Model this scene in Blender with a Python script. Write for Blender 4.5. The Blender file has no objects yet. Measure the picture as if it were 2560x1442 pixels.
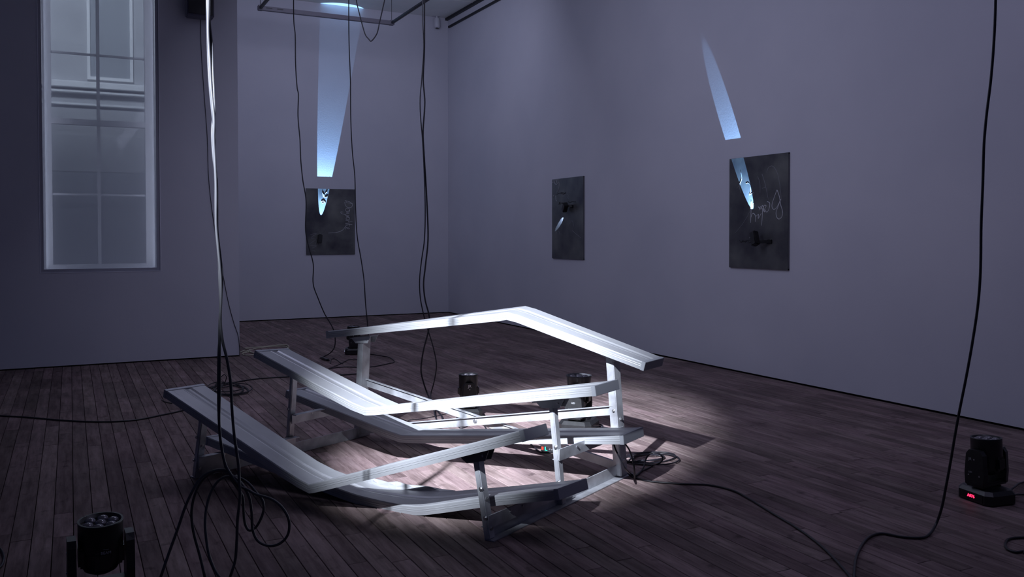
import bpy, bmesh, math, random
from mathutils import Vector, Matrix
random.seed(7)
S = bpy.context.scene
COL = S.collection

# ---------------------------------------------------------------- camera
F, CYP, YAW, PITCH, ROLL, EYE = 2180.7, 632.1, 0.468813, 0.0209768, 0.00090887, 1.4
_cy, _sy = math.cos(YAW), math.sin(YAW)
FWD = Vector((_sy*math.cos(PITCH), _cy*math.cos(PITCH), -math.sin(PITCH)))
_r = Vector((_cy, -_sy, 0)); _d = FWD.cross(_r)
_c, _s = math.cos(ROLL), math.sin(ROLL)
RIGHT = _c*_r + _s*_d
DOWN = -_s*_r + _c*_d
CAM = Vector((0, 0, EYE))
cd = bpy.data.cameras.new('camera'); cam = bpy.data.objects.new('camera', cd); COL.objects.link(cam)
mw = Matrix((RIGHT, -DOWN, -FWD)).transposed().to_4x4(); mw.translation = CAM
cam.matrix_world = mw
cd.sensor_width = 36; cd.lens = F/2560*36; cd.shift_y = -(721-CYP)/2560; cd.clip_start = .05
S.camera = cam

# ---------------------------------------------------------------- world and lights
S.view_settings.view_transform = 'Standard'; S.view_settings.look = 'None'
S.view_settings.gamma = 1; S.view_settings.use_curve_mapping = False
S.view_settings.exposure = 0
w = bpy.data.worlds.new('world'); S.world = w; w.use_nodes = True
w.node_tree.nodes['Background'].inputs[0].default_value = (.24, .36, 1, 1)
w.node_tree.nodes['Background'].inputs[1].default_value = .05

def lamp(name, kind, loc, target, energy, color, **kw):
    d = bpy.data.lights.new(name, kind); d.energy = energy; d.color = color
    for k, v in kw.items(): setattr(d, k, v)
    o = bpy.data.objects.new(name, d); COL.objects.link(o); o.location = loc
    o.rotation_euler = (Vector(target)-Vector(loc)).to_track_quat('-Z', 'Y').to_euler()
    return o
# theatre spot on the bleacher
lamp('theatre_spot_light', 'SPOT', (-2.5, .3, 4.9), (2.51, 4.99, .2), 19000, (.80, .87, 1), spot_size=math.radians(17.4), spot_blend=1.0, shadow_soft_size=.05)
# unseen soft fill added under the ceiling for back wall, right wall and floor
lamp('far_ceiling_fill', 'AREA', (3.5, 10.9, 4.95), (4.0, 14.6, 2.6), 31, (.68, .72, 1), shape='RECTANGLE', size=2.4, size_y=1.2)
lamp('right_wall_fill', 'AREA', (2.3, 6.9, 4.95), (6, 7.2, 2.2), 84, (.68, .71, 1), shape='RECTANGLE', size=1.6, size_y=5.5)
lamp('near_ceiling_fill', 'AREA', (3.6, 2.4, 5.1), (3.9, 2.8, 0), 20, (.64, .62, 1), shape='RECTANGLE', size=2.5, size_y=2.5)
lamp('outdoor_fill', 'AREA', (-.2, 13.0, 6.8), (-.2, 17, 3.4), 290, (.72, .82, 1), shape='RECTANGLE', size=2, size_y=1)  # unseen lamp added outside to brighten the house front
lamp('outdoor_fill', 'AREA', (.4, 15.2, 5.4), (.3, 10.6, 2.6), 50, (.74, .82, 1), shape='RECTANGLE', size=3, size_y=2)  # second unseen lamp added outside, aimed back at the window

for x_, tx in ((-.232, .3), (.842, .3)):      # fill strips added in the recess to brighten the window frame and scrim
    lamp('recess_fill_strip', 'AREA', (x_, 10.434, 2.9), (tx, 10.56, 2.9), 2.1, (.76, .80, 1), shape='RECTANGLE', size=.03, size_y=3.7)
# ---------------------------------------------------------------- geometry helpers
def ray(x, y): return RIGHT*((x-1280)/F) + DOWN*((y-CYP)/F) + FWD
def onz(x, y, z=0.): d = ray(x, y); return CAM + d*((z-EYE)/d.z)
def onx(x, y, X): d = ray(x, y); return CAM + d*(X/d.x)
def ony(x, y, Y): d = ray(x, y); return CAM + d*(Y/d.y)
def at(x, y, dep): return CAM + ray(x, y)*dep
def onplane(x, y, P, n):
    d = ray(x, y); return CAM + d*((Vector(P)-CAM).dot(n)/d.dot(n))
def px(p):
    v = Vector(p)-CAM; z = v.dot(FWD)
    return 1280+F*v.dot(RIGHT)/z, CYP+F*v.dot(DOWN)/z, z

def mesh_obj(name, bm, m, parent=None, smooth=False):
    bmesh.ops.recalc_face_normals(bm, faces=bm.faces)
    me = bpy.data.meshes.new(name); bm.to_mesh(me); bm.free()
    if m: me.materials.append(m)
    if smooth:
        for p in me.polygons: p.use_smooth = True
    o = bpy.data.objects.new(name, me); COL.objects.link(o)
    if parent:
        o.parent = parent
        o.matrix_parent_inverse = parent.matrix_world.inverted() if parent.get('_w') is None else Matrix.Identity(4)
    return o
def thing(name, label, cat, loc=(0, 0, 0), rz=0, group=None):
    o = bpy.data.objects.new(name, None); COL.objects.link(o); o.empty_display_size = .05
    o.matrix_world = Matrix.Translation(Vector(loc)) @ Matrix.Rotation(rz, 4, 'Z')
    o['label'] = label; o['category'] = cat
    if group: o['group'] = group
    return o
def tag(o, label, cat, group=None):
    o['label'] = label; o['category'] = cat
    if group: o['group'] = group
    return o
def local(o, parent):            # mesh built in the parent's own coordinates
    o.parent = parent; o.matrix_parent_inverse = Matrix.Identity(4); return o
def struct(name, bm, m):
    o = mesh_obj(name, bm, m); o['kind'] = 'structure'; return o

def box(bm, a, b, M=None, bev=0):
    x0, y0, z0 = a; x1, y1, z1 = b
    r = bmesh.ops.create_cube(bm, size=1)
    vs = r['verts']
    for v in vs: v.co = Vector(((x0+x1)/2+v.co.x*(x1-x0), (y0+y1)/2+v.co.y*(y1-y0), (z0+z1)/2+v.co.z*(z1-z0)))
    if bev:
        es = list({e for v in vs for e in v.link_edges})
        rr = bmesh.ops.bevel(bm, geom=es, offset=bev, segments=2, affect='EDGES')
        vs = list({v for f in rr['faces'] for v in f.verts} | {v for v in vs if v.is_valid})
    if M is not None: bmesh.ops.transform(bm, matrix=M, verts=vs)
    return vs
def frame_of(a, b, up=Vector((0, 0, 1))):
    a = Vector(a); b = Vector(b); t = (b-a).normalized()
    s = t.cross(up)
    if s.length < 1e-4: s = Vector((1, 0, 0))
    s.normalize(); n = s.cross(t)
    return t, s, n
def bar(bm, a, b, wid, hei, up=Vector((0, 0, 1)), bev=.0):
    """solid bar from a to b; wid along the side direction, hei along 'up'"""
    a = Vector(a); b = Vector(b); t, s, n = frame_of(a, b, up)
    M = Matrix((s, t, n)).transposed().to_4x4(); M.translation = a
    return box(bm, (-wid/2, 0, -hei/2), (wid/2, (b-a).length, hei/2), M, bev)
def cyl(bm, a, b, r0, r1=None, seg=12, cap=True):
    a = Vector(a); b = Vector(b); r1 = r0 if r1 is None else r1
    t, s, n = frame_of(a, b)
    M = Matrix((s, n, -t)).transposed()
    M = Matrix((s, n, s.cross(n))).transposed().to_4x4()
    sign = 1 if s.cross(n).dot(t) > 0 else -1
    M.translation = (a+b)/2
    return bmesh.ops.create_cone(bm, cap_ends=cap, segments=seg, radius1=r0 if sign > 0 else r1, radius2=r1 if sign > 0 else r0, depth=(b-a).length, matrix=M)['verts']
def lathe(bm, prof, seg=24, M=None):
    rings = []
    for r, z in prof:
        rings.append([bm.verts.new((r*math.cos(2*math.pi*i/seg), r*math.sin(2*math.pi*i/seg), z)) for i in range(seg)])
    for A, B in zip(rings, rings[1:]):
        for i in range(seg):
            j = (i+1) % seg; bm.faces.new((A[i], A[j], B[j], B[i]))
    bm.faces.new(rings[0][::-1]); bm.faces.new(rings[-1])
    vs = [v for R_ in rings for v in R_]
    if M is not None: bmesh.ops.transform(bm, matrix=M, verts=vs)
    return vs
def smoothpath(P, n=6):
    P = [Vector(p) for p in P]
    if len(P) < 3: return P
    Q = [P[0]*2-P[1]] + P + [P[-1]*2-P[-2]]
    out = []
    for i in range(1, len(Q)-2):
        p0, p1, p2, p3 = Q[i-1:i+3]
        # centripetal-like: limit tangents by the segment length
        L = (p2-p1).length
        m1 = (p2-p0); m2 = (p3-p1)
        l0 = max((p1-p0).length, 1e-6); l2 = max((p3-p2).length, 1e-6)
        m1 = m1/(l0+L)*L; m2 = m2/(L+l2)*L
        for k in range(n):
            t = k/n; t2 = t*t; t3 = t2*t
            out.append(p1*(2*t3-3*t2+1)+m1*(t3-2*t2+t)+p2*(-2*t3+3*t2)+m2*(t3-t2))
    out.append(P[-1]); return out
def tube(bm, P, r, seg=8):
    P = [Vector(p) for p in P]
    T = []
    for i in range(len(P)):
        a = P[max(i-1, 0)]; b = P[min(i+1, len(P)-1)]
        t = (b-a); T.append(t.normalized() if t.length > 1e-9 else Vector((0, 0, 1)))
    s = T[0].orthogonal().normalized(); rings = []
    for p, t in zip(P, T):
        s = (s-t*s.dot(t)); s = s.normalized() if s.length > 1e-6 else t.orthogonal().normalized()
        n = t.cross(s)
        rings.append([bm.verts.new(p+(s*math.cos(2*math.pi*k/seg)+n*math.sin(2*math.pi*k/seg))*r) for k in range(seg)])
    for A, B in zip(rings, rings[1:]):
        for k in range(seg):
            j = (k+1) % seg; bm.faces.new((A[k], A[j], B[j], B[k]))
    bm.faces.new(rings[0][::-1]); bm.faces.new(rings[-1])

# ---------------------------------------------------------------- materials
def mat(name, base, rough=.5, metal=0., spec=.5, emit=None, es=0.):
    m = bpy.data.materials.new(name); m.use_nodes = True
    b = m.node_tree.nodes['Principled BSDF']
    b.inputs['Base Color'].default_value = (*base, 1); b.inputs['Roughness'].default_value = rough
    b.inputs['Metallic'].default_value = metal; b.inputs['Specular IOR Level'].default_value = spec
    if emit: b.inputs['Emission Color'].default_value = (*emit, 1); b.inputs['Emission Strength'].default_value = es
    return m
def N(m, t, **kw):
    n = m.node_tree.nodes.new(t)
    for k, v in kw.items(): setattr(n, k, v)
    return n
def noise_mix(m, c1, c2, scale=(1, 1, 1), nscale=5, detail=4, space='Object', lo=.35, hi=.65, rough=None, bump=0, bscale=None):
    nt = m.node_tree; L = nt.links; b = nt.nodes['Principled BSDF']
    tc = N(m, 'ShaderNodeTexCoord'); mp = N(m, 'ShaderNodeMapping'); mp.inputs['Scale'].default_value = scale
    if space == 'World':
        g = N(m, 'ShaderNodeNewGeometry'); L.new(g.outputs['Position'], mp.inputs['Vector'])
    else: L.new(tc.outputs[space], mp.inputs['Vector'])
    no = N(m, 'ShaderNodeTexNoise'); no.inputs['Scale'].default_value = nscale; no.inputs['Detail'].default_value = detail
    L.new(mp.outputs[0], no.inputs['Vector'])
    cr = N(m, 'ShaderNodeValToRGB'); cr.color_ramp.elements[0].position = lo; cr.color_ramp.elements[1].position = hi
    cr.color_ramp.elements[0].color = (*c1, 1); cr.color_ramp.elements[1].color = (*c2, 1)
    L.new(no.outputs['Fac'], cr.inputs[0]); L.new(cr.outputs[0], b.inputs['Base Color'])
    if rough:
        mr = N(m, 'ShaderNodeMapRange'); mr.inputs['To Min'].default_value = rough[0]; mr.inputs['To Max'].default_value = rough[1]
        L.new(no.outputs['Fac'], mr.inputs[0]); L.new(mr.outputs[0], b.inputs['Roughness'])
    if bump:
        n2 = N(m, 'ShaderNodeTexNoise'); n2.inputs['Scale'].default_value = bscale or nscale*3
        L.new(mp.outputs[0], n2.inputs['Vector'])
        bp = N(m, 'ShaderNodeBump'); bp.inputs['Strength'].default_value = bump; bp.inputs['Distance'].default_value = .002
        L.new(n2.outputs['Fac'], bp.inputs['Height']); L.new(bp.outputs[0], b.inputs['Normal'])
    return m
M_wall = noise_mix(mat('wall_paint', (.6, .6, .66), .75, spec=.25), (.56, .56, .625), (.61, .605, .665), nscale=.8, space='World', bump=.25, bscale=60)
M_ceil = noise_mix(mat('ceiling_paint', (.6, .62, .62), .8, spec=.2), (.76, .80, .78), (.82, .84, .83), nscale=2.5, space='World')
M_black = mat('black_gap', (.004, .004, .006), .9, spec=.05)
M_rail = mat('black_track', (.006, .006, .012), .5)
M_alu = noise_mix(mat('brushed_aluminium', (.6, .61, .64), .38, .30), (.315, .32, .335), (.365, .37, .385), scale=(1, 1, 1), nscale=4, rough=(.34, .46), bump=.12, bscale=220)
M_alu2 = noise_mix(mat('mill_aluminium', (.6, .6, .63), .42, .5), (.30, .30, .32), (.50, .51, .54), nscale=9, detail=8, rough=(.3, .55), bump=.2, bscale=90)
M_capalu = mat('cap_aluminium', (.30, .31, .34), .5, .35)
M_bolt = mat('bolt_steel', (.5, .5, .52), .3, .9)
M_darksteel = mat('dark_bracket_steel', (.16, .16, .17), .5, .6)
M_cable = mat('black_rubber', (.012, .011, .016), .42, spec=.5)
M_ncable = mat('worn_black_rubber', (.04, .04, .046), .4, spec=.6)
M_plastic = noise_mix(mat('black_plastic', (.01, .01, .011), .38), (.008, .008, .009), (.014, .014, .015), nscale=30)
M_gloss = mat('glossy_black_plastic', (.012, .012, .013), .16)
M_headlit = mat('lit_black_shell', (.05, .05, .056), .25)  # black head shell painted greyer, standing in for the spot light on it
M_lens = mat('lens_glass', (.16, .15, .17), .08, .25, spec=.9)
M_print = mat('grey_print', (.35, .35, .37), .6)
M_white = mat('white_print', (.8, .8, .8), .6)
M_rope = mat('pale_rope', (.48, .46, .36), .8)
M_led = mat('red_display', (.1, 0, .01), .4, emit=(1, .02, .08), es=3.2)
M_ledr = mat('red_indicator', (.2, 0, 0), .4, emit=(1, .1, .05), es=1.0)
M_ledg = mat('green_indicator', (0, .1, .05), .4, emit=(.05, 1, .65), es=1.2)
M_plate = noise_mix(mat('smoked_metal_plate', (.10, .10, .10), .32, .55), (.075, .075, .09), (.22, .225, .21), nscale=3.2, detail=5, lo=.3, hi=.72, rough=(.22, .48))
M_scratch = mat('pale_scratch', (.68, .69, .72), .5)
M_darkscr = mat('dark_scratch', (.01, .01, .012), .6)
M_smear = mat('pale_smear', (.30, .31, .33), .5)
M_frame = mat('white_window_paint', (.62, .64, .68), .6)
M_brightalu = mat('hanging_rail_paint', (.13, .12, .15), .6)
M_speaker = mat('speaker_body', (.11, .11, .16), .7)
M_cam = mat('camera_housing', (.62, .62, .68), .4)
M_stone = noise_mix(mat('facade_stone', (.55, .55, .57), .8), (.5, .5, .52), (.58, .58, .6), nscale=2)

m = M_glass = bpy.data.materials.new('window_glass'); m.use_nodes = True
nt = m.node_tree; nt.nodes.clear()
out = N(m, 'ShaderNodeOutputMaterial'); mx = N(m, 'ShaderNodeMixShader'); tr = N(m, 'ShaderNodeBsdfTransparent'); gl = N(m, 'ShaderNodeBsdfGlossy')
gl.inputs['Roughness'].default_value = .03; tr.inputs[0].default_value = (.93, .95, .96, 1); mx.inputs[0].default_value = .07
nt.links.new(tr.outputs[0], mx.inputs[1]); nt.links.new(gl.outputs[0], mx.inputs[2]); nt.links.new(mx.outputs[0], out.inputs[0])
m = M_scrim = bpy.data.materials.new('window_scrim'); m.use_nodes = True
nt = m.node_tree; nt.nodes.clear()
out = N(m, 'ShaderNodeOutputMaterial'); mx = N(m, 'ShaderNodeMixShader'); tr = N(m, 'ShaderNodeBsdfTransparent'); df = N(m, 'ShaderNodeBsdfDiffuse'); tl = N(m, 'ShaderNodeBsdfTranslucent'); m2 = N(m, 'ShaderNodeMixShader')
df.inputs[0].default_value = (.90, .94, .98, 1); tl.inputs[0].default_value = (.75, .8, .86, 1); m2.inputs[0].default_value = .06; mx.inputs[0].default_value = .45
nt.links.new(df.outputs[0], m2.inputs[1]); nt.links.new(tl.outputs[0], m2.inputs[2])
nt.links.new(tr.outputs[0], mx.inputs[1]); nt.links.new(m2.outputs[0], mx.inputs[2]); nt.links.new(mx.outputs[0], out.inputs[0])

# floor boards: tone per board (attribute), long grain, knots, wear
m = M_floor = mat('maple_boards', (.3, .22, .17), .45, spec=.04)
nt = m.node_tree; L = nt.links; b = nt.nodes['Principled BSDF']; b.inputs['IOR'].default_value = 1.12; b.inputs['Specular IOR Level'].default_value = .5
g = N(m, 'ShaderNodeNewGeometry'); at_ = N(m, 'ShaderNodeAttribute'); at_.attribute_name = 'tone'
off = N(m, 'ShaderNodeVectorMath'); off.operation = 'MULTIPLY_ADD'
L.new(at_.outputs['Color'], off.inputs[0]); off.inputs[1].default_value = (37, 91, 0); L.new(g.outputs['Position'], off.inputs[2])
mp = N(m, 'ShaderNodeMapping'); mp.inputs['Scale'].default_value = (9, .9, 1); L.new(off.outputs[0], mp.inputs[0])
no = N(m, 'ShaderNodeTexNoise'); no.inputs['Scale'].default_value = 3.2; no.inputs['Detail'].default_value = 9; no.inputs['Roughness'].default_value = .66; L.new(mp.outputs[0], no.inputs['Vector'])
no2 = N(m, 'ShaderNodeTexNoise'); no2.inputs['Scale'].default_value = 2.1; no2.inputs['Detail'].default_value = 6; L.new(g.outputs['Position'], no2.inputs['Vector'])
no3 = N(m, 'ShaderNodeTexNoise'); no3.inputs['Scale'].default_value = 11; no3.inputs['Detail'].default_value = 6; L.new(off.outputs[0], no3.inputs['Vector'])
cr = N(m, 'ShaderNodeValToRGB'); e = cr.color_ramp.elements; e[0].position = .28; e[1].position = .68
e[0].color = (.096, .066, .064, 1); e[1].color = (.28, .210, .206, 1); e3 = e.new(.5); e3.color = (.206, .150, .146, 1)
L.new(no.outputs['Fac'], cr.inputs[0])
hs = N(m, 'ShaderNodeHueSaturation'); sep = N(m, 'ShaderNodeSeparateColor'); L.new(at_.outputs['Color'], sep.inputs[0])
mr = N(m, 'ShaderNodeMapRange'); mr.inputs['To Min'].default_value = .72; mr.inputs['To Max'].default_value = 1.22; L.new(sep.outputs[0], mr.inputs[0])
L.new(mr.outputs[0], hs.inputs['Value'])
mr2 = N(m, 'ShaderNodeMapRange'); mr2.inputs['To Min'].default_value = .485; mr2.inputs['To Max'].default_value = .515; L.new(sep.outputs[1], mr2.inputs[0]); L.new(mr2.outputs[0], hs.inputs['Hue'])
L.new(cr.outputs[0], hs.inputs['Color'])
st = N(m, 'ShaderNodeMapRange'); st.inputs['From Min'].default_value = .3; st.inputs['From Max'].default_value = .6; st.inputs['To Min'].default_value = .72; st.inputs['To Max'].default_value = 1.08; L.new(no2.outputs['Fac'], st.inputs[0])
sp = N(m, 'ShaderNodeMapRange'); sp.inputs['From Min'].default_value = .28; sp.inputs['From Max'].default_value = .40; sp.inputs['To Min'].default_value = .55; sp.inputs['To Max'].default_value = 1.0; L.new(no3.outputs['Fac'], sp.inputs[0])
mu = N(m, 'ShaderNodeMath'); mu.operation = 'MULTIPLY'; L.new(st.outputs[0], mu.inputs[0]); L.new(sp.outputs[0], mu.inputs[1])
vm = N(m, 'ShaderNodeVectorMath'); vm.operation = 'SCALE'; L.new(hs.outputs[0], vm.inputs[0]); L.new(mu.outputs[0], vm.inputs['Scale'])
L.new(vm.outputs[0], b.inputs['Base Color'])
rr = N(m, 'ShaderNodeMapRange'); rr.inputs['To Min'].default_value = .46; rr.inputs['To Max'].default_value = .7; L.new(no2.outputs['Fac'], rr.inputs[0]); L.new(rr.outputs[0], b.inputs['Roughness'])
bp = N(m, 'ShaderNodeBump'); bp.inputs['Strength'].default_value = .25; bp.inputs['Distance'].default_value = .002; L.new(no.outputs['Fac'], bp.inputs['Height']); L.new(bp.outputs[0], b.inputs['Normal'])

# ---------------------------------------------------------------- the room
XR, YB, YL, XL, ZC = 6.059, 14.497, 10.386, 1.733, 5.26
bm = bmesh.new(); box(bm, (-7, -4, -.06), (XR+.15, YB+.15, -.014)); floor = struct('floor', bm, M_black)

BW = .0865
boards = []
x = XR-.004; row = 0
while x > -5.2:
    x0 = x-BW; y = -2.5-random.uniform(0, 1.5)
    while y < YB:
        ln = random.choice([random.uniform(.35, .9), random.uniform(.8, 1.9), random.uniform(1.2, 2.6)])
        y1 = min(y+ln, YB-.003)
        if y1 > -2 and not (x < XL-.1 and y > YL+.12):
            yb = y1 if x >= XL-.1 else min(y1, YL+.12)
            if yb-y > .05: boards.append((x0, y, x, yb))
        y += ln
    x = x0; row += 1
def onscreen(bd):
    n = 0
    x0, y0, x1, y1 = bd
    for i in range(7):
        p = Vector(((x0+x1)/2, y0+(y1-y0)*(i+.5)/7, 0)); u_, v_, z_ = px(p)
        if z_ > .5 and -20 < u_ < 2580 and v_ < 1460: n += 1/(z_*z_*z_)
    return n*(y1-y0)
boards.sort(key=onscreen, reverse=True)
def board_geo(bd, bm=None):
    x0, y0, x1, y1 = bd; g_ = .0015; e = .0016
    dz = random.uniform(-.0006, .0006)
    lo = [(x0+g_, y0+g_), (x1-g_, y0+g_), (x1-g_, y1-g_), (x0+g_, y1-g_)]
    hi = [(x0+g_+e, y0+g_+e), (x1-g_-e, y0+g_+e), (x1-g_-e, y1-g_-e), (x0+g_+e, y1-g_-e)]
    V = [(a, b_, -.014) for a, b_ in lo]+[(a, b_, -.0016+dz) for a, b_ in lo]+[(a, b_, dz) for a, b_ in hi]
    Fc = [(8, 9, 10, 11)]
    for k in range(4):
        j = (k+1) % 4; Fc += [(k, j, 4+j, 4+k), (4+k, 4+j, 8+j, 8+k)]
    return V, Fc
def board_mesh(name, bds):
    V, Fc, T = [], [], []
    for bd in bds:
        v, f = board_geo(bd); o = len(V); V += v; Fc += [tuple(i+o for i in q) for q in f]
        t = (random.random(), random.random(), random.random(), 1); T += [t]*len(v)
    me = bpy.data.meshes.new(name); me.from_pydata(V, [], Fc); me.materials.append(M_floor)
    a = me.color_attributes.new('tone', 'FLOAT_COLOR', 'POINT')
    for i, t in enumerate(T): a.data[i].color = t
    o = bpy.data.objects.new(name, me); COL.objects.link(o); o.parent = floor
    return o
for bd in boards[:300]: board_mesh('plank', [bd])
o = board_mesh('planks_beyond', boards[300:]); o['kind'] = 'stuff'

G = .014
bm = bmesh.new(); box(bm, (XR, -4, G), (XR+.12, YB+.12, ZC+.1)); struct('wall_right', bm, M_wall)
bm = bmesh.new(); box(bm, (XL-.1, YB, G), (XR, YB+.12, ZC+.1)); struct('wall_back', bm, M_wall)
bm = bmesh.new(); box(bm, (XR+.006, -4, -.002), (XR+.1, YB+.1, G)); struct('baseboard_right', bm, M_black)  # black strips painted as the shade in the gap under the walls
bm = bmesh.new(); box(bm, (XL, YB+.006, -.002), (XR, YB+.1, G)); struct('baseboard_back', bm, M_black)
bm = bmesh.new(); box(bm, (-6, YL+.006, -.002), (XL-.006, YL+.1, G)); struct('baseboard_left', bm, M_black)
# projecting wall with the tall window opening
WX0, WX1, WZ0, WZ1 = -.286, .896, .998, 4.75
bm = bmesh.new(); D = .32
box(bm, (-6, YL, G), (WX0, YL+D, ZC+.1)); box(bm, (WX1, YL, G), (XL, YL+D, ZC+.1))
box(bm, (WX0, YL, G), (WX1, YL+D, WZ0)); box(bm, (WX0, YL, WZ1), (WX1, YL+D, ZC+.1))
box(bm, (XL-.12, YL+D, G), (XL, YB, ZC+.1))
struct('wall_left', bm, M_wall)
bm = bmesh.new(); box(bm, (-7, -4, ZC), (XR, YB, ZC+.08)); ceil = struct('ceiling', bm, M_ceil)
# faint ceiling board joints near the far corner
for k, yj in enumerate((13.3, 12.1)):
    bm = bmesh.new(); box(bm, (XL, yj, ZC-.004), (XR-.02, yj+.03, ZC)); local(mesh_obj('joint_strip', bm, M_ceil), ceil)

# window in the recess
win = bpy.data.objects.new('window_1', None); COL.objects.link(win); win.location = ((WX0+WX1)/2, YL, WZ0); win['kind'] = 'structure'
bpy.context.view_layer.update()
win.matrix_world = Matrix.Translation(win.location)
def wchild(name, bm, m): return mesh_obj(name, bm, m, win)
# thin metal reveal bead around the opening
bm = bmesh.new()
for a, b_ in (((WX0, WZ0), (WX0+.006, WZ1)), ((WX1-.006, WZ0), (WX1, WZ1)), ((WX0+.006, WZ0), (WX1-.006, WZ0+.006))):
    box(bm, (a[0], YL-.004, a[1]), (b_[0], YL+.02, b_[1]))
wchild('reveal_bead', bm, mat('bead_paint', (.75, .75, .82), .4))
bm = bmesh.new()
for a, b_ in (((WX0+.006, WZ0+.006), (WX0+.036, WZ1)), ((WX1-.036, WZ0+.006), (WX1-.006, WZ1)), ((WX0+.036, WZ0+.006), (WX1-.036, WZ0+.04))):
    box(bm, (a[0], YL+.012, a[1]), (b_[0], YL+.05, b_[1]))
wchild('window_casing', bm, mat('casing_paint', (.34, .34, .40), .6))
SX0, SX1, SZ0 = WX0+.036, WX1-.036, WZ0+.04
yw = YL+.21
def wx(p): return ony(p, 300, yw).x
def wz(x_, y_): return ony(x_, y_, yw).z
xa, xb, xm = ony(131, 480, yw).x, ony(364, 480, yw).x, ony(248, 480, yw).x
fz0, fz1, fz2, fz3, fz4 = ony(250, 660, yw).z, ony(250, 487, yw).z, ony(250, 308, yw).z, ony(250, 139, yw).z, WZ1-.05
bm = bmesh.new()
box(bm, (SX0, yw-.03, SZ0-.02), (xa, yw+.05, WZ1)); box(bm, (xb, yw-.03, SZ0-.02), (SX1, yw+.05, WZ1))
box(bm, (xa, yw-.03, SZ0-.02), (xb, yw+.05, fz0))
wchild('window_frame', bm, M_frame)
bm = bmesh.new(); box(bm, (xa, yw-.03, fz2-.03), (xb, yw+.04, fz2+.03)); wchild('meeting_rail', bm, M_frame)
for zz in (fz1, fz3):
    bm = bmesh.new(); box(bm, (xa, yw-.012, zz-.011), (xb, yw+.02, zz+.011), bev=.003); wchild('glazing_bar', bm, M_frame)
for (z0, z1) in ((fz0, fz2-.03), (fz2+.03, WZ1)):
    bm = bmesh.new(); box(bm, (xm-.017, yw-.016, z0), (xm+.017, yw+.02, z1), bev=.003); wchild('glazing_bar', bm, M_frame)
zs = [(fz0, fz1-.011), (fz1+.011, fz2-.03), (fz2+.03, fz3-.011), (fz3+.011, WZ1)]
for z0, z1 in zs:
    for x0, x1 in ((xa, xm-.017), (xm+.017, xb)):
        bm = bmesh.new(); box(bm, (x0, yw+.0, z0), (x1, yw+.004, z1)); wchild('pane', bm, M_glass)
bm = bmesh.new(); box(bm, (SX0, YL+.03, SZ0), (SX1, YL+.0315, WZ1)); wchild('scrim', bm, M_scrim)

# the house across the street, seen through the upper panes
fac = thing('house_facade', 'pale house front with cornice and window surround, seen through the tall window', 'building', (-2, 17, 0))
FY = 17.0
def fchild(name, bm, m=M_stone): return mesh_obj(name, bm, m, fac)
bm = bmesh.new(); box(bm, (-9, FY, -3), (1.4, FY+.4, 9)); fchild('wall', bm)
M_st2 = mat('pale_cornice', (.95, .95, .95), .7)
M_st3 = mat('dim_recess', (.38, .40, .43), .8)
for y0, y1, dp in ((210, 226, .18), (231, 238, .12), (262, 268, .06)):
    za = ony(250, y1, FY).z; zb = ony(250, y0, FY).z
    bm = bmesh.new(); box(bm, (-9, FY-dp, za), (1.3, FY, zb), bev=.01); fchild('cornice', bm, M_st2)
xl, xr, zt, zb = ony(226, 190, FY).x, ony(325, 190, FY).x, ony(270, -60, FY).z, ony(270, 195, FY).z
bm = bmesh.new()
t_ = .05
box(bm, (xl-t_, FY-.05, zb-t_), (xl, FY, zt)); box(bm, (xr, FY-.05, zb-t_), (xr+t_, FY, zt)); box(bm, (xl, FY-.05, zb-t_), (xr, FY, zb)); box(bm, (xl-t_, FY-.05, zt), (xr+t_, FY, zt+t_))
fchild('window_surround', bm, M_st2)
bm = bmesh.new(); box(bm, (xl, FY-.01, zb), (xr, FY, zt)); fchild('window', bm, M_st3)
bm = bmesh.new(); box(bm, (-9, FY-.03, ony(250, 430, FY).z), (1.3, FY, ony(250, 340, FY).z)); fchild('band', bm, M_stone)
bm = bmesh.new(); box(bm, (-9, FY-.02, -3), (1.3, FY, ony(250, 400, FY).z)); fchild('plinth', bm, M_st3)

# ---------------------------------------------------------------- ceiling fittings
def slot(name, p0, p1, h, dpt, label, zz=None):
    a = onx(*p0, XR); b_ = onx(*p1, XR)
    bm = bmesh.new(); box(bm, (XR-dpt, -2, a.z-h/2), (XR, a.y, a.z+h/2)); return tag(mesh_obj(name, bm, M_rail), label, 'rail')
slot('track_rail', (1124, 68), (1252, 0), .035, .03, 'thin black rail running along the right wall, lower of two')
slot('ceiling_track', (1117, 50), (1215, 0), .05, .05, 'thick black track in the angle of right wall and ceiling')

RZ = 4.75
pR = onz(982, 58, RZ); pL = onz(648, 19, RZ)
fr = thing('hanging_rail_frame', 'rectangular grey rail frame hung on thin wires below the ceiling', 'rail frame', ((pL.x+pR.x)/2, pR.y, RZ-.02))
yf = 9.5
bm = bmesh.new(); box(bm, (pL.x, pR.y-.03, RZ-.032), (pR.x, pR.y+.03, RZ+.032), bev=.004); mesh_obj('front_rail', bm, M_brightalu, fr)
for xx in (pL.x+.02, pR.x-.02):
    bm = bmesh.new(); box(bm, (xx-.02, yf, RZ-.02), (xx+.02, pR.y-.03, RZ+.02), bev=.004); mesh_obj('side_rail', bm, M_rail, fr)
    bm = bmesh.new(); cyl(bm, (xx, pR.y, RZ+.02), (xx, pR.y, ZC), .004, seg=6); mesh_obj('wire', bm, M_rail, fr)
    bm = bmesh.new(); box(bm, (xx-.035, pR.y-.045, RZ-.034), (xx+.035, pR.y+.045, RZ+.04), bev=.006); mesh_obj('corner_clamp', bm, M_brightalu, fr)
for k in (0, 1):
    bm = bmesh.new(); box(bm, (pL.x+.10+.16*k, pR.y-.034, RZ+.0), (pL.x+.19+.16*k, pR.y-.028, RZ+.012)); mesh_obj('rating_label', bm, M_rail, fr)

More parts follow.
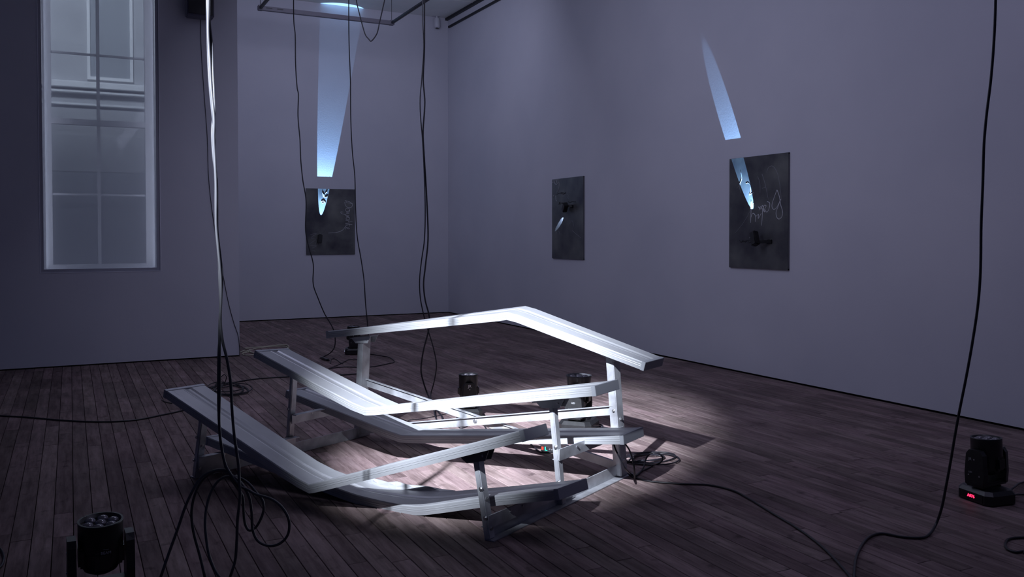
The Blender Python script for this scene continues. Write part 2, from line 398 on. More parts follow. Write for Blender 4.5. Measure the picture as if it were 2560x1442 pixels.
# security camera in the far corner
cbase = ony(1087, 40, YB)
sc = thing('security_camera', 'small white camera on a wall bracket in the far corner below the ceiling', 'camera', (cbase.x, YB, cbase.z-.1))
cx = cbase.x; cz = cbase.z
bm = bmesh.new(); box(bm, (cx-.07, YB-.10, cz-.02), (cx+.07, YB, cz+.02), bev=.008); mesh_obj('bracket', bm, M_cam, sc)
bm = bmesh.new(); cyl(bm, (cx+.01, YB-.07, cz-.02), (cx+.01, YB-.07, cz-.06), .02); mesh_obj('neck', bm, M_cam, sc)
bm = bmesh.new(); lathe(bm, [(.03, 0), (.05, -.01), (.052, -.14), (.045, -.17), (.03, -.175)][::-1], 16, Matrix.Translation((cx+.015, YB-.07, cz-.05))); mesh_obj('housing', bm, M_cam, sc, True)
bm = bmesh.new(); cyl(bm, (cx+.015, YB-.07, cz-.224), (cx+.015, YB-.07, cz-.234), .028); mesh_obj('lens', bm, M_plastic, sc)

# loudspeaker high on the projecting wall
s0 = ony(467, 0, YL-.12); s1 = ony(535, 41, YL-.24)
sx0, sx1, sz0 = ony(467, 20, YL-.2).x, ony(535, 20, YL-.2).x, ony(500, 41, YL-.2).z
spk = thing('wall_speaker', 'dark box loudspeaker high on the left wall, right of the tall window', 'speaker', ((sx0+sx1)/2, YL, sz0))
bm = bmesh.new(); box(bm, (sx0, YL-.22, sz0), (sx1, YL-.04, sz0+.5), bev=.012); mesh_obj('cabinet', bm, M_speaker, spk)
bm = bmesh.new(); box(bm, (sx0+.014, YL-.232, sz0+.018), (sx1-.014, YL-.22, sz0+.486), bev=.004); mesh_obj('grille', bm, M_cable, spk)
bm = bmesh.new(); box(bm, ((sx0+sx1)/2-.04, YL-.04, sz0+.15), ((sx0+sx1)/2+.04, YL, sz0+.35)); mesh_obj('bracket', bm, M_rail, spk)

def cable(name, pts, r, label, cat='cable', m=None, n=7, group=None, seg=8):
    bm = bmesh.new(); tube(bm, smoothpath(pts, n), r, seg)
    return tag(mesh_obj(name, bm, m or M_cable, None, True), label, cat, group)
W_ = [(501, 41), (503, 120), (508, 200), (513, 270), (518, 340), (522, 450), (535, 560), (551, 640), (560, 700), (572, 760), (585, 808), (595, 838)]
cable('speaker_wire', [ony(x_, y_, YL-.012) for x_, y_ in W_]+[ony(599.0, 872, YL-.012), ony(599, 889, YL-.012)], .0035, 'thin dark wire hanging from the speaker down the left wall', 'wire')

# ---------------------------------------------------------------- bleacher
U = Vector((.891, .454, 0)); Wd = Vector((-.454, .891, 0))
foot = {'lf': Vector((.639, 5.294, 0)), 'lm': Vector((1.22, 5.539, 0)), 'lr': Vector((1.777, 5.842, 0)),
        'rf': Vector((1.707, 3.598, 0)), 'rm': Vector((2.259, 3.889, 0)), 'rr': Vector((2.834, 4.201, 0))}
bl = thing('bleacher', 'buckled three-row aluminium bleacher with bent seats and foot boards', 'bleacher', (1.75, 4.7, 0))
PW, PH = .235, .047
def prof(lip=0.):
    w_, h_ = PW, PH; t = .003
    o = [(0, -h_), (0, -.030), (-.0012, -.028), (0, -.026), (0, -.020), (-.0012, -.018), (0, -.016), (0, -.005), (.004, 0),
         (.030, 0), (.032, -.001), (.092, -.001), (.095, 0), (.100, 0), (.124, -.005), (.138, -.005), (.150, 0), (w_-.010, 0), (w_-.004, 0), (w_, -.005), (w_, -h_)]
    i = [(w_-.018, -h_), (w_-.018, -h_+t), (w_-t, -h_+t), (w_-t, -.009), (w_-.08, -.009), (.08, -.009), (t, -.009), (t, -h_+t), (.018, -h_+t), (.018, -h_)]
    return o+i
PROF = prof()
planks = {
 'A': ('rr', 'lr', .125, [(815, 828, 861, 824), (1240, 784, 1290, 767.5), (1266, 780, 1314, 764.5), (1295, 787.5, 1340, 771.5), (1613, 906.5, 1659, 894.5)], 'seat_plank', 'top seat plank bent upwards into a ridge'),
 'B': ('rm', 'lm', .125, [(638, 876, 720, 871), (786, 957.5, 871, 948), (880, 1006, 960, 993), (912, 1019, 1000, 1010), (935, 1017, 1010, 1007.5), (1486, 965.5, 1544, 949)], 'seat_plank', 'middle seat plank bent down into a V'),
 'C': ('rf', 'lf', .125, [(411.5, 974, 508, 959.5), (586, 1091, 682, 1077), (700, 1168, 795, 1152), (745, 1197, 842, 1176), (771, 1211, 868, 1185), (800, 1204, 885, 1181), (960, 1164, 1030, 1144), (1116, 1124.5, 1178, 1107.5), (1307, 1075, 1364, 1059.5)], 'seat_plank', 'front seat plank bent down into a V'),
 'D': ('rr', 'lr', .42, [(716, 976, 785, 965), (960, 1073, 1030, 1058), (1001, 1087, 1063, 1071.3), (1045, 1088.3, 1105, 1072), (1557, 1088.5, 1606.5, 1068)], 'foot_plank', 'rear foot board sagging down'),
 'E': ('rm', 'lm', .53, [(515, 1091, 595, 1079), (700, 1166, 775, 1150), (885, 1236, 955, 1219), (980, 1258, 1048, 1227), (1045, 1266, 1110, 1228), (1110, 1257, 1172, 1224), (1222, 1240, 1285, 1214), (1393, 1222.5, 1465, 1196.5)], 'foot_plank', 'front foot board sagging on to the floor'),
}
PST = {}
for key, (ka, kb, offs, st_, nm, lab) in planks.items():
    a = foot[ka]-U*offs; b_ = foot[kb]-U*offs
    d = (b_-a).normalized(); n = Vector((d.y, -d.x, 0))
    P = []; V = []
    for x1, y1, x2, y2 in st_:
        p = onplane(x1, y1, a, n); r = ray(x2, y2).normalized(); mm = CAM-p
        bb = mm.dot(r); D_ = bb*bb-(mm.dot(mm)-PW*PW); t = -bb+math.sqrt(max(D_, 0)); P.append(p); V.append((CAM+r*t-p).normalized())
    # refine with intermediate stations; soften only the sagging foot board
    segs = []
    for i in range(len(P)-1):
        k = 8
        for j in range(k): segs.append((P[i].lerp(P[i+1], j/k), V[i].lerp(V[i+1], j/k).normalized()))
    segs.append((P[-1], V[-1]))
    if key == 'E': 
        for _ in range(5):
            s2 = list(segs)
            for i in range(1, len(segs)-1): s2[i] = ((segs[i-1][0]+segs[i][0]*2+segs[i+1][0])/4, segs[i][1])
            segs = s2
    PST[key] = segs
    bm = bmesh.new(); rings = []
    for i, (p, v) in enumerate(segs):
        t_ = (segs[min(i+1, len(segs)-1)][0]-segs[max(i-1, 0)][0]).normalized()
        v = (v-t_*v.dot(t_)*0).normalized()
        up = v.cross(t_)
        if up.z < 0: up = -up
        rings.append([bm.verts.new(p+v*a_+up*h_) for a_, h_ in PROF])
    for A_, B_ in zip(rings, rings[1:]):
        for k in range(len(PROF)):
            j = (k+1) % len(PROF); bm.faces.new((A_[k], A_[j], B_[j], B_[k]))
    bm.faces.new(rings[0][::-1]); bm.faces.new(rings[-1])
    ob = mesh_obj(nm, bm, M_alu, bl); ob['label'] = lab
    for e_ in (0, -1):
        p, v = segs[e_]; q = segs[1 if e_ == 0 else -2][0]; t_ = (p-q).normalized()
        up = v.cross(t_); up = up if up.z > 0 else -up
        M = Matrix((v, t_, up)).transposed().to_4x4(); M.translation = p
        bm = bmesh.new(); box(bm, (-.002, -.02, -PH-.002), (PW+.002, .003, .002), M, .0015)
        mesh_obj('end_cap', bm, M_capalu, ob)

def plank_under(key, P0):
    """lowest point of plank `key` above the frame line through P0"""
    best = None
    for p, v in PST[key]:
        c = p+v*PW*.5; dd = (Vector((c.x, c.y, 0))-Vector((P0.x, P0.y, 0)))
        t = abs(dd.dot(Wd))
        if best is None or t < best[0]: best = (t, c, v, p)
    return best[1]-Vector((0, 0, PH)), best[2]
def channel(bm, a, b_, wid, dep, open_dir, t=.005):
    """C-channel from a to b: web of width wid, flanges dep deep pointing along open_dir"""
    a = Vector(a); b_ = Vector(b_); tt = (b_-a).normalized()
    o_ = (open_dir-tt*open_dir.dot(tt)).normalized(); s = tt.cross(o_)
    M = Matrix((s, tt, o_)).transposed()
    if M.determinant() < 0: s = -s; M = Matrix((s, tt, o_)).transposed()
    M = M.to_4x4(); M.translation = a; Ln = (b_-a).length
    box(bm, (-wid/2, 0, 0), (wid/2, Ln, t), M)
    box(bm, (-wid/2, 0, t), (-wid/2+t, Ln, dep), M); box(bm, (wid/2-t, 0, t), (wid/2, Ln, dep), M)
def bolt(p, nrm, r=.008):
    bm = bmesh.new(); p = Vector(p); cyl(bm, p-nrm*.006, p+nrm*.008, r, seg=6); cyl(bm, p-nrm*.002, p+nrm*.002, r*1.5, seg=12)
    return mesh_obj('bolt', bm, M_bolt, bl)
# crumpled rear flange standing up where the front foot board folds
a_ = foot['rm']-U*.30; d_ = (foot['lm']-foot['rm']).normalized(); n_f = Vector((d_.y, -d_.x, 0))
LIP = [(890, 1212, 1197), (925, 1219, 1194), (947, 1223, 1199), (968, 1226, 1205), (990, 1227, 1203), (1015, 1229, 1211), (1040, 1230, 1213), (1070, 1231, 1216), (1100, 1231, 1222), (1135, 1230, 1226)]
bm = bmesh.new(); rw = []
for i, (x_, yb_, yt_) in enumerate(LIP):
    b0 = onplane(x_, yb_, a_, n_f); t0 = onplane(x_+2, yt_, a_+U*(.012 if i % 2 else .022), n_f); m0 = b0.lerp(t0, .5)+U*(.006 if i % 2 else -.004)
    rw.append([bm.verts.new(q) for q in (b0, m0, t0, t0+U*.003, m0+U*.003, b0+U*.003)])
for A_, B_ in zip(rw, rw[1:]):
    for k in range(6): bm.faces.new((A_[k], A_[(k+1) % 6], B_[(k+1) % 6], B_[k]))
bm.faces.new(rw[0][::-1]); bm.faces.new(rw[-1])
mesh_obj('creased_flange', bm, M_alu, bl)
posts = {}
lean = {'lf': .085, 'lm': .06, 'lr': .05, 'rf': .075, 'rm': .06, 'rr': .06}
for side in ('l', 'r'):
    inw = -Wd if side == 'l' else Wd
    for kk, pk, wid, dep in (('f', 'C', .045, .032), ('m', 'B', .042, .03), ('r', 'A', .078, .05)):
        f0 = foot[side+kk]; top, vv = plank_under(pk, f0+inw*lean[side+kk])
        tp = Vector((f0.x, f0.y, 0))+inw*lean[side+kk]; 
        zt_ = top.z
        tp.z = zt_
        a = Vector((f0.x, f0.y, .006)); posts[side+kk] = (a, tp)
        bm = bmesh.new(); tt_ = (tp-a).normalized(); s_ = inw.cross(tt_).normalized(); Mp = Matrix((s_, tt_, s_.cross(tt_))).transposed().to_4x4(); Mp.translation = a; box(bm, (-wid/2, 0, -dep/2), (wid/2, (tp-a).length, dep/2), Mp, .004); mesh_obj('post', bm, M_alu2, bl)
        # bracket under the seat: two slotted gusset plates with pointed ends
        top2, v2 = plank_under(pk, f0+inw*lean[side+kk]-Wd*.06); top3, _ = plank_under(pk, f0+inw*lean[side+kk]+Wd*.06)
        dr = (top3-top2).normalized(); upv = dr.cross(v2); upv = upv if upv.z > 0 else -upv
        sgn_c = tp + Vector((0, 0, -.003))
        for s in (-1, 1):
            c = sgn_c+v2*s*(wid/2+.006)-upv*.004
            bm = bmesh.new(); pts = [(-.085, 0), (.085, 0), (.055, -.036), (-.05, -.045)]
            va = [bm.verts.new(c+dr*a_+upv*h_) for a_, h_ in pts]; vb = [bm.verts.new(c+dr*a_+upv*h_+v2*.004) for a_, h_ in pts]
            bm.faces.new(va); bm.faces.new(vb[::-1])
            for i in range(4): bm.faces.new((va[i], va[(i+1) % 4], vb[(i+1) % 4], vb[i]))
            mesh_obj('gusset_plate', bm, M_darksteel if kk == 'f' else M_alu2, bl)
            bolt(c+dr*-.045-upv*.02+v2*.002, v2*s, .005)
        bm = bmesh.new(); M = Matrix((dr, v2, upv)).transposed().to_4x4(); M.translation = sgn_c
        box(bm, (-.085, -.06, -.006), (.085, .06, .0), M); mesh_obj('mounting_plate', bm, M_darksteel if kk == 'f' else M_alu2, bl)
        for fr_ in (.12, .45):
            q = a.lerp(tp, fr_); bolt(q-inw*(dep/2)*(1 if side == 'r' else -1), -inw if side == 'r' else inw, .008); bolt(q-U*(wid/2)+Vector((0, 0, .05)), -U, .007)
    # base rail: angle with an upright web and a flange on the floor
    A0 = foot[side+'f']-U*.02; A1 = foot[side+'r']+U*.08
    off_ = inw*.004
    bm = bmesh.new()
    t, s, n = frame_of(A0, A1)
    base = Vector((0, 0, .001))
    outd = -inw
    M = Matrix((outd, t, Vector((0, 0, 1)))).transposed()
    M4 = M.to_4x4(); M4.translation = A0+base+inw*.012
    Ln = (A1-A0).length
    box(bm, (-.003, 0, 0), (.003, Ln, .07), M4); box(bm, (.003, 0, 0), (.05, Ln, .005), M4)
    mesh_obj('base_rail', bm, M_alu2, bl)
    # foot braces carrying the foot boards
    def pat(k, z):
        a, b2 = posts[side+k]; return a.lerp(b2, min(1, max(0, (z-a.z)/(b2.z-a.z))))
    zE = .085 if side == 'r' else .105
    zD = .262 if side == 'r' else .245
    for (k0, k1, z0, z1, w2) in (('f', 'm', zE, zE-.005, .06), ('m', 'r', zD, zD-.005, .06)):
        so_ = inw*(.03 if side == 'l' else -.022); p0 = pat(k0, z0)+so_; p1 = pat(k1, z1)+so_
        p0 = p0+(p0-p1).normalized()*.02; p1 = p1+(p1-p0).normalized()*.02
        bm = bmesh.new(); tt = (p1-p0).normalized()
        M = Matrix((inw, tt, inw.cross(tt))).transposed()
        if M.determinant() < 0: M = Matrix((-inw, tt, (-inw).cross(tt))).transposed()
        M4 = M.to_4x4(); M4.translation = p0; L2 = (p1-p0).length
        sg = 1 if (M @ Vector((1, 0, 0))).dot(inw) > 0 else -1
        box(bm, (-.003, 0, -w2/2), (.003, L2, w2/2), M4)
        box(bm, (min(0, sg*.04), 0, w2/2-.005), (max(0, sg*.04), L2, w2/2), M4)
        mesh_obj('foot_brace', bm, M_alu2, bl)
        for q_ in (.25, .4, .75): 
            q = p0.lerp(p1, q_)+Vector((0, 0, .012)); bolt(q, -inw, .006)
# crossed flat braces between the rear posts
def flat(a, b_, wid, th, nm='cross_brace', nrm=None):
    bm = bmesh.new(); a = Vector(a); b_ = Vector(b_)
    tt = (b_-a).normalized(); up = Vector((0, 0, 1)); up = (up-tt*up.dot(tt)).normalized(); s = tt.cross(up)
    M = Matrix((s, tt, up)).transposed()
    if M.determinant() < 0: M = Matrix((-s, tt, up)).transposed()
    M4 = M.to_4x4(); M4.translation = a; Ln = (b_-a).length
    box(bm, (-th/2, 0, -wid/2), (th/2, Ln, wid/2), M4); box(bm, (th/2, 0, wid/2-.004), (.02, Ln, wid/2), M4)
    return mesh_obj(nm, bm, M_alu2, bl)
lr0, lr1 = posts['lr']; rr0, rr1 = posts['rr']
def pz(p, z): a, b2 = p; return a.lerp(b2, (z-a.z)/(b2.z-a.z))
ba = pz(posts['lr'], .385)+U*.02; bb_ = pz(posts['rr'], .045)+U*.02
flat(ba, bb_, .055, .005)
bc = pz(posts['lr'], .05)-U*.02; bd_ = pz(posts['rr'], .385)-U*.02
flat(bc, bd_, .055, .005)
# centre bolt
mid1 = (bc+bd_)/2
for f_ in range(0, 101):
    q = bc.lerp(bd_, f_/100); r_ = ba.lerp(bb_, f_/100)
    if q.z >= r_.z: mid1 = q; break
bolt(mid1, -U, .012); bolt(bd_-U*.006, -U, .011); bolt(pz(posts['rr'], .24)-U*.05, -U, .008)

# ---------------------------------------------------------------- moving-head lights
def text_mesh(name, txt, size, M, m, parent, ext=.0006, bold=0.):
    c = bpy.data.curves.new(name, 'FONT'); c.body = txt; c.size = size; c.extrude = ext; c.align_x = 'CENTER'; c.align_y = 'CENTER'; c.resolution_u = 2; c.offset = bold
    t = bpy.data.objects.new('tmp', c); COL.objects.link(t); bpy.context.view_layer.update()
    me = bpy.data.meshes.new_from_object(t); bpy.data.objects.remove(t)
    me.transform(M); me.materials.clear(); me.materials.append(m)
    o = bpy.data.objects.new(name, me); COL.objects.link(o); o.parent = parent
    return o
def moving_head(label, loc, rz, sc=1., tilt=0, taper=1., front_texts=(), arm_texts=(), disp=None, group=None, hm=None, pan=0.):
    """local axes: yoke axle along x, display panel towards -y"""
    t = thing('moving_head_light', label, 'stage light', loc, rz, group)
    S_ = Matrix.Scale(sc, 4); PAN = Matrix.Rotation(pan, 4, 'Z')
    def part(nm, bm, m, smooth=False, par=None):
        bmesh.ops.transform(bm, matrix=S_ if (nm == 'base' or (par and par.name.startswith('base'))) else S_ @ PAN, verts=bm.verts)
        return local(mesh_obj(nm, bm, m, None, smooth), par or t)
    # base with chamfered plan
    bm = bmesh.new()
    pl = [(-.115, -.075), (-.085, -.105), (.085, -.105), (.115, -.075), (.115, .075), (.085, .105), (-.085, .105), (-.115, .075)]
    for (s0_, z0, s1_, z1) in ((1, .008, 1, .055), (1, .055, .86, .075)):
        va = [bm.verts.new((x_*s0_, y_*s0_, z0)) for x_, y_ in pl]; vb = [bm.verts.new((x_*s1_, y_*s1_, z1)) for x_, y_ in pl]
        bm.faces.new(va[::-1]); bm.faces.new(vb)
        for i in range(8): bm.faces.new((va[i], va[(i+1) % 8], vb[(i+1) % 8], vb[i]))
    base = part('base', bm, M_plastic)
    bm = bmesh.new(); box(bm, (-.075, -.1075, .014), (.075, -.104, .05), bev=.001); part('control_panel', bm, M_gloss, par=base)
    for xx in (-.055, .055):
        bm = bmesh.new(); cyl(bm, (xx, .104, .032), (xx, .11, .032), .014, seg=16); cyl(bm, (xx, .11, .032), (xx, .113, .032), .009, seg=12); part('socket', bm, M_bolt, par=base)
    for xx in (-.09, .09):
        for yy in (-.07, .07):
            bm = bmesh.new(); cyl(bm, (xx, yy, 0), (xx, yy, .009), .012, seg=12); part('rubber_foot', bm, M_plastic, par=base)
    bm = bmesh.new(); cyl(bm, (0, 0, .075), (0, 0, .088), .07, seg=28); part('turntable', bm, M_plastic)
    # yoke
    bm = bmesh.new(); box(bm, (-.113, -.052, .088), (.113, .052, .112), bev=.008)
    for s in (-1, 1):
        pts = [(-.055, .10), (.055, .10), (.06, .16), (.052, .262), (.034, .285), (-.034, .285), (-.052, .262), (-.06, .16)]
        x0, x1 = (s*.083, s*.113)
        va = [bm.verts.new((x0, y_, z_)) for y_, z_ in pts]; vb = [bm.verts.new((x1, y_*.9, z_)) for y_, z_ in pts]
        bm.faces.new(va[::-1]); bm.faces.new(vb)
        for i in range(8): bm.faces.new((va[i], va[(i+1) % 8], vb[(i+1) % 8], vb[i]))
    yoke = part('yoke', bm, M_plastic)
    for s in (-1, 1):
        for yy, zz in ((0, .235), (-.03, .15), (.03, .15)):
            bm = bmesh.new(); cyl(bm, (s*.112, yy, zz), (s*.1155, yy, zz), .004, seg=8); part('screw', bm, M_bolt, par=yoke)
    # head, tilting about the axle
    ax = Vector((0, 0, .235))
    T = Matrix.Translation(ax) @ Matrix.Rotation(tilt, 4, 'X')
    bm = bmesh.new(); lo = -.088; hi = .108
    k = taper
    lathe(bm, [(.038, lo), (.058*k, lo+.012), (.0765*k, lo+.05), (.0775, hi-.006), (.0785, hi), (.071, hi), (.070, hi-.016), (.0, hi-.017)][:8], 32, T)
    head = part('head', bm, hm or M_plastic, True)
    for p_ in head.data.polygons: p_.use_smooth = abs(p_.normal.z) < .5
    # flat cheeks either side, and a faceted back housing
    bm = bmesh.new(); box(bm, (-.078*k, -.05, lo+.035), (.078*k, .05, lo+.11), T, .008); part('cheek', bm, M_gloss, par=head)
    bm = bmesh.new(); box(bm, (-.034, -.086*k, lo+.03), (.034, .086*k, lo+.10), T, .01); part('housing_panel', bm, M_gloss, par=head)
    for i in range(7):
        a_ = i*math.pi/3; rr_ = 0 if i == 6 else .046
        bm = bmesh.new(); Ml = T @ Matrix.Translation((rr_*math.cos(a_+.3), rr_*math.sin(a_+.3), hi-.018))
        lathe(bm, [(.021, 0), (.0205, .006), (.017, .012), (.010, .0155), (.003, .0165)], 16, Ml); part('lens', bm, M_lens, True, head)
    for txt, size, x_, z_, side, mm in front_texts:
        R = Matrix.Rotation(math.pi/2, 4, 'X') if side < 0 else Matrix.Rotation(math.pi, 4, 'Z') @ Matrix.Rotation(math.pi/2, 4, 'X')
        text_mesh('lettering', txt, size*sc, PAN @ T_scaled(T, sc) @ Matrix.Translation((x_*sc, side*(.087*k)*sc, z_*sc)) @ R, mm, head)
    for txt, size, y_, z_, side, mm in arm_texts:
        R = Matrix.Rotation(side*math.pi/2, 4, 'Z') @ Matrix.Rotation(math.pi/2, 4, 'X')
        text_mesh('lettering', txt, size*sc, PAN @ Matrix.Translation((side*.1147*sc, y_*sc, z_*sc)) @ R, mm, yoke)
    if disp:
        text_mesh('display', disp, .022*sc, Matrix.Translation((0, -.1082*sc, .034*sc)) @ Matrix.Rotation(math.pi/2, 4, 'X'), M_led, base, bold=.0006)
    return t
def T_scaled(T, sc):
    M = T.copy(); M.translation = T.translation*sc; return M

# camera azimuth helper: rotation about z so that local -y looks at the camera
def face_cam(p): return math.atan2(p[0]-CAM.x, -(p[1]-CAM.y))*1.0
def rz_to_cam(p):
    d = Vector((CAM.x-p[0], CAM.y-p[1])); return math.atan2(d.y, d.x)+math.pi/2
p = at(251, 1298, 3.25); p = Vector((p.x, p.y, 0))
moving_head('black moving-head light nearest the camera, in the bottom left corner', p, rz_to_cam(p)+.06, 1., math.radians(4), front_texts=(('BEAM', .014, .012, .012, -1, M_print), ('___', .012, .012, .030, -1, M_print)))
p = onz(2466, 1250)
moving_head('black moving-head light with a lit red display, at the right edge', p, rz_to_cam(p)-math.radians(43), .97, math.radians(-3), arm_texts=(('JR', .02, .022, .235, -1, M_print), ('LED', .012, .02, .165, -1, M_print)), disp='A076', pan=math.radians(101))
p = onz(1171, 1040)
moving_head('small black moving-head light behind the middle of the bleacher', p, rz_to_cam(p)+math.pi/2+.1, .95, 0, arm_texts=(('JR', .032, 0, .262, -1, M_white), ('JR', .032, 0, .262, 1, M_white)))
p = onz(1447, 1076)
moving_head('black moving-head light standing among the bleacher planks at right', p, rz_to_cam(p)+math.pi/2-.3, 1.16, 0, taper=.82, arm_texts=(('LED', .014, 0, .19, -1, M_print), ('LED', .014, 0, .19, 1, M_print)), hm=M_headlit)
p = onz(884, 884)
moving_head('distant black moving-head light partly behind the rear left post', p, rz_to_cam(p)+math.pi/2, .95, 0)

# DMX box with indicator lights on the floor
p = onz(1376, 1129); az = rz_to_cam(p)
t = thing('control_box', 'small black box with red and green lights under the rear foot board', 'control box', p, az-.5)
bm = bmesh.new(); box(bm, (-.055, -.03, 0), (.06, .03, .045), bev=.004); local(mesh_obj('case', bm, M_plastic), t)
bm = bmesh.new(); box(bm, (-.048, -.0315, .014), (-.034, -.03, .034)); local(mesh_obj('red_indicator', bm, M_ledr), t)
bm = bmesh.new(); box(bm, (-.024, -.0315, .012), (-.017, -.03, .036)); box(bm, (-.017, -.0315, .012), (-.006, -.03, .016)); local(mesh_obj('green_indicator', bm, M_ledg), t)
for xx in (.012, .028, .044):
    bm = bmesh.new(); cyl(bm, (xx, -.034, .024), (xx, -.03, .024), .005, seg=10); local(mesh_obj('knob', bm, M_bolt), t)

# ---------------------------------------------------------------- smoked metal plates on the walls
def strokes(fn, org, sc_, lists, rad, nm, m, parent):
    bm = bmesh.new()
    for s in lists:
        P = [fn(org[0]+x_/sc_, org[1]+y_/sc_) for x_, y_ in s]
        tube(bm, smoothpath(P, 5), rad, 5)
    o = mesh_obj(nm, bm, m, parent, True)
    if len(lists) > 1: o['kind'] = 'stuff'
    return o
ST = .021
def plate_x(x0p, x1p, ztop, zbot, label):
    XF = XR-ST
    y0 = onx(x0p, 540, XF).y; y1 = onx(x1p, 540, XF).y
    t = thing('metal_plate', label, 'wall plate', (XF, (y0+y1)/2, zbot), 0)
    bm = bmesh.new(); box(bm, (XF, y1, zbot), (XF+.004, y0, ztop), bev=.001); mesh_obj('sheet', bm, M_plate, t)
    bm = bmesh.new()
    ys = sorted((y0, y1))
    for a, b_ in (((ys[0], zbot), (ys[0]+.012, ztop)), ((ys[1]-.012, zbot), (ys[1], ztop)), ((ys[0], zbot), (ys[1], zbot+.012)), ((ys[0], ztop-.012), (ys[1], ztop))):
        box(bm, (XF+.004, a[0], a[1]), (XR, b_[0], b_[1]))
    mesh_obj('mounting_frame', bm, M_darksteel, t)
    return t, XF
p3, XF = plate_x(1823, 1970, 2.172, 1.062, 'smoked metal plate with looping scratched letters, right of the two on the long wall')
f3 = lambda x_, y_: onx(x_, y_, XF-.001)
strokes(f3, (1780, 360), 4.2417, [
 [(690, 485), (652, 590), (636, 655), (648, 690), (675, 685), (705, 640), (728, 585)],
 [(728, 590), (695, 680), (680, 730), (690, 780), (712, 795), (742, 768), (748, 715), (728, 640), (716, 560), (692, 490)],
 [(585, 610), (612, 625), (605, 690), (582, 722), (560, 690), (575, 655), (552, 652), (545, 700), (556, 720)],
 [(490, 665), (520, 690), (535, 650), (560, 725)], [(500, 700), (515, 665), (535, 690), (533, 770), (526, 865)],
 [(410, 835), (412, 785), (432, 735), (450, 742), (462, 772), (460, 825)], [(468, 765), (494, 745), (490, 790), (522, 735)],
 [(416, 600), (414, 720), (410, 835)]], .0028, 'scratched_lettering', M_scratch, p3)
strokes(f3, (1780, 360), 4.2417, [
 [(440, 620), (400, 720), (330, 840), (240, 950)], [(485, 345), (502, 390), (510, 440), (510, 520)], [(530, 315), (562, 420), (598, 590)], [(530, 470), (566, 458)],
 [(580, 300), (598, 252), (635, 232), (668, 258), (700, 330), (722, 460), (738, 600)],
 [(360, 420), (385, 412), (405, 440), (410, 500), (395, 540), (430, 518), (446, 515), (440, 560)], [(305, 290), (315, 370), (290, 440), (308, 520)],
 [(260, 470), (300, 430)], [(395, 985), (400, 995), (408, 982), (412, 995), (424, 990)], [(585, 1012), (605, 1022), (628, 1005)]], .0018, 'faint_scratches', M_smear, p3)
strokes(f3, (1780, 360), 4.2417, [[(290, 1020), (312, 1042), (330, 1020), (352, 1040), (372, 1022), (398, 1046), (420, 1030), (450, 1040), (500, 1030), (530, 1042)], [(300, 1040), (420, 1015), (500, 1028)]], .003, 'dark_scribble', M_darkscr, p3)

p2, XF2 = plate_x(1380, 1458, 2.172, 1.068, 'smoked metal plate with pale smears, left of the two on the long wall')
f2 = lambda x_, y_: onx(x_, y_, XF2-.001)
strokes(f2, (1340, 420), 5.769, [[(238, 200), (250, 215), (262, 190), (275, 225), (300, 240), (318, 220), (330, 200), (335, 260), (318, 330), (300, 350)], [(240, 180), (330, 172)], [(255, 395), (250, 420)], [(285, 400), (290, 460), (300, 480)], [(300, 180), (310, 235)]], .006, 'pale_smear', M_smear, p2)
strokes(f2, (1340, 420), 5.769, [[(330, 528), (345, 490), (356, 525)], [(365, 500), (375, 515), (385, 500), (392, 520)], [(400, 498), (412, 520), (428, 500), (430, 522)], [(470, 480), (480, 500), (520, 485), (575, 488)], [(300, 380), (340, 360), (400, 375), (430, 350)], [(360, 350), (430, 365)]], .004, 'dark_scribble', M_darkscr, p2)
strokes(f2, (1340, 420), 5.769, [[(430, 900), (520, 760), (545, 840)], [(330, 905), (345, 960)], [(300, 920), (285, 945)], [(520, 900), (650, 1010)], [(455, 380), (470, 400), (455, 420), (470, 440)]], .0016, 'faint_scratches', M_smear, p2)

YF = YB-ST
a = ony(765, 470, YF); b_ = ony(887, 470, YF)
p1 = thing('metal_plate', 'smoked metal plate on the back wall under the tall beam of light', 'wall plate', ((a.x+b_.x)/2, YF, 1.07))
bm = bmesh.new(); box(bm, (a.x, YF, 1.07), (b_.x, YF+.004, 2.172), bev=.001); mesh_obj('sheet', bm, M_plate, p1)
bm = bmesh.new()
for q0, q1 in (((a.x, 1.07), (a.x+.012, 2.172)), ((b_.x-.012, 1.07), (b_.x, 2.172)), ((a.x, 1.07), (b_.x, 1.082)), ((a.x, 2.16), (b_.x, 2.172))):
    box(bm, (q0[0], YF+.004, q0[1]), (q1[0], YB, q1[1]))
mesh_obj('mounting_frame', bm, M_darksteel, p1)
f1 = lambda x_, y_: ony(x_, y_, YF-.001)
strokes(f1, (720, 400), 4.808, [
 [(683, 486), (700, 490), (698, 510), (776, 522)], [(690, 492), (735, 500), (772, 530), (764, 565), (720, 570), (690, 545), (680, 505)],
 [(740, 585), (705, 580), (690, 600), (705, 618), (735, 610), (742, 592), (735, 625), (700, 632)],
 [(735, 640), (700, 645), (696, 665), (735, 670)], [(735, 670), (700, 680)],
 [(740, 690), (705, 690), (700, 712), (735, 715), (738, 695), (680, 655), (640, 640), (635, 622), (665, 625)],
 [(775, 740), (690, 722)], [(725, 735), (733, 755), (690, 758)], [(772, 775), (690, 768)], [(738, 765), (735, 800)],
 [(715, 790), (704, 782), (692, 800), (720, 812), (742, 822)], [(735, 830), (695, 815), (690, 835)],
 [(690, 800), (655, 842), (590, 868), (480, 878)]], .0026, 'scratched_lettering', M_scratch, p1)
strokes(f1, (720, 400), 4.808, [[(268, 895), (342, 884), (276, 934), (345, 945)], [(255, 1010), (338, 960), (328, 1022)], [(262, 1024), (345, 1030), (285, 1060)], [(282, 1092), (325, 1092), (318, 1104)], [(335, 895), (340, 885)]], .0022, 'scratched_letters', M_smear, p1)
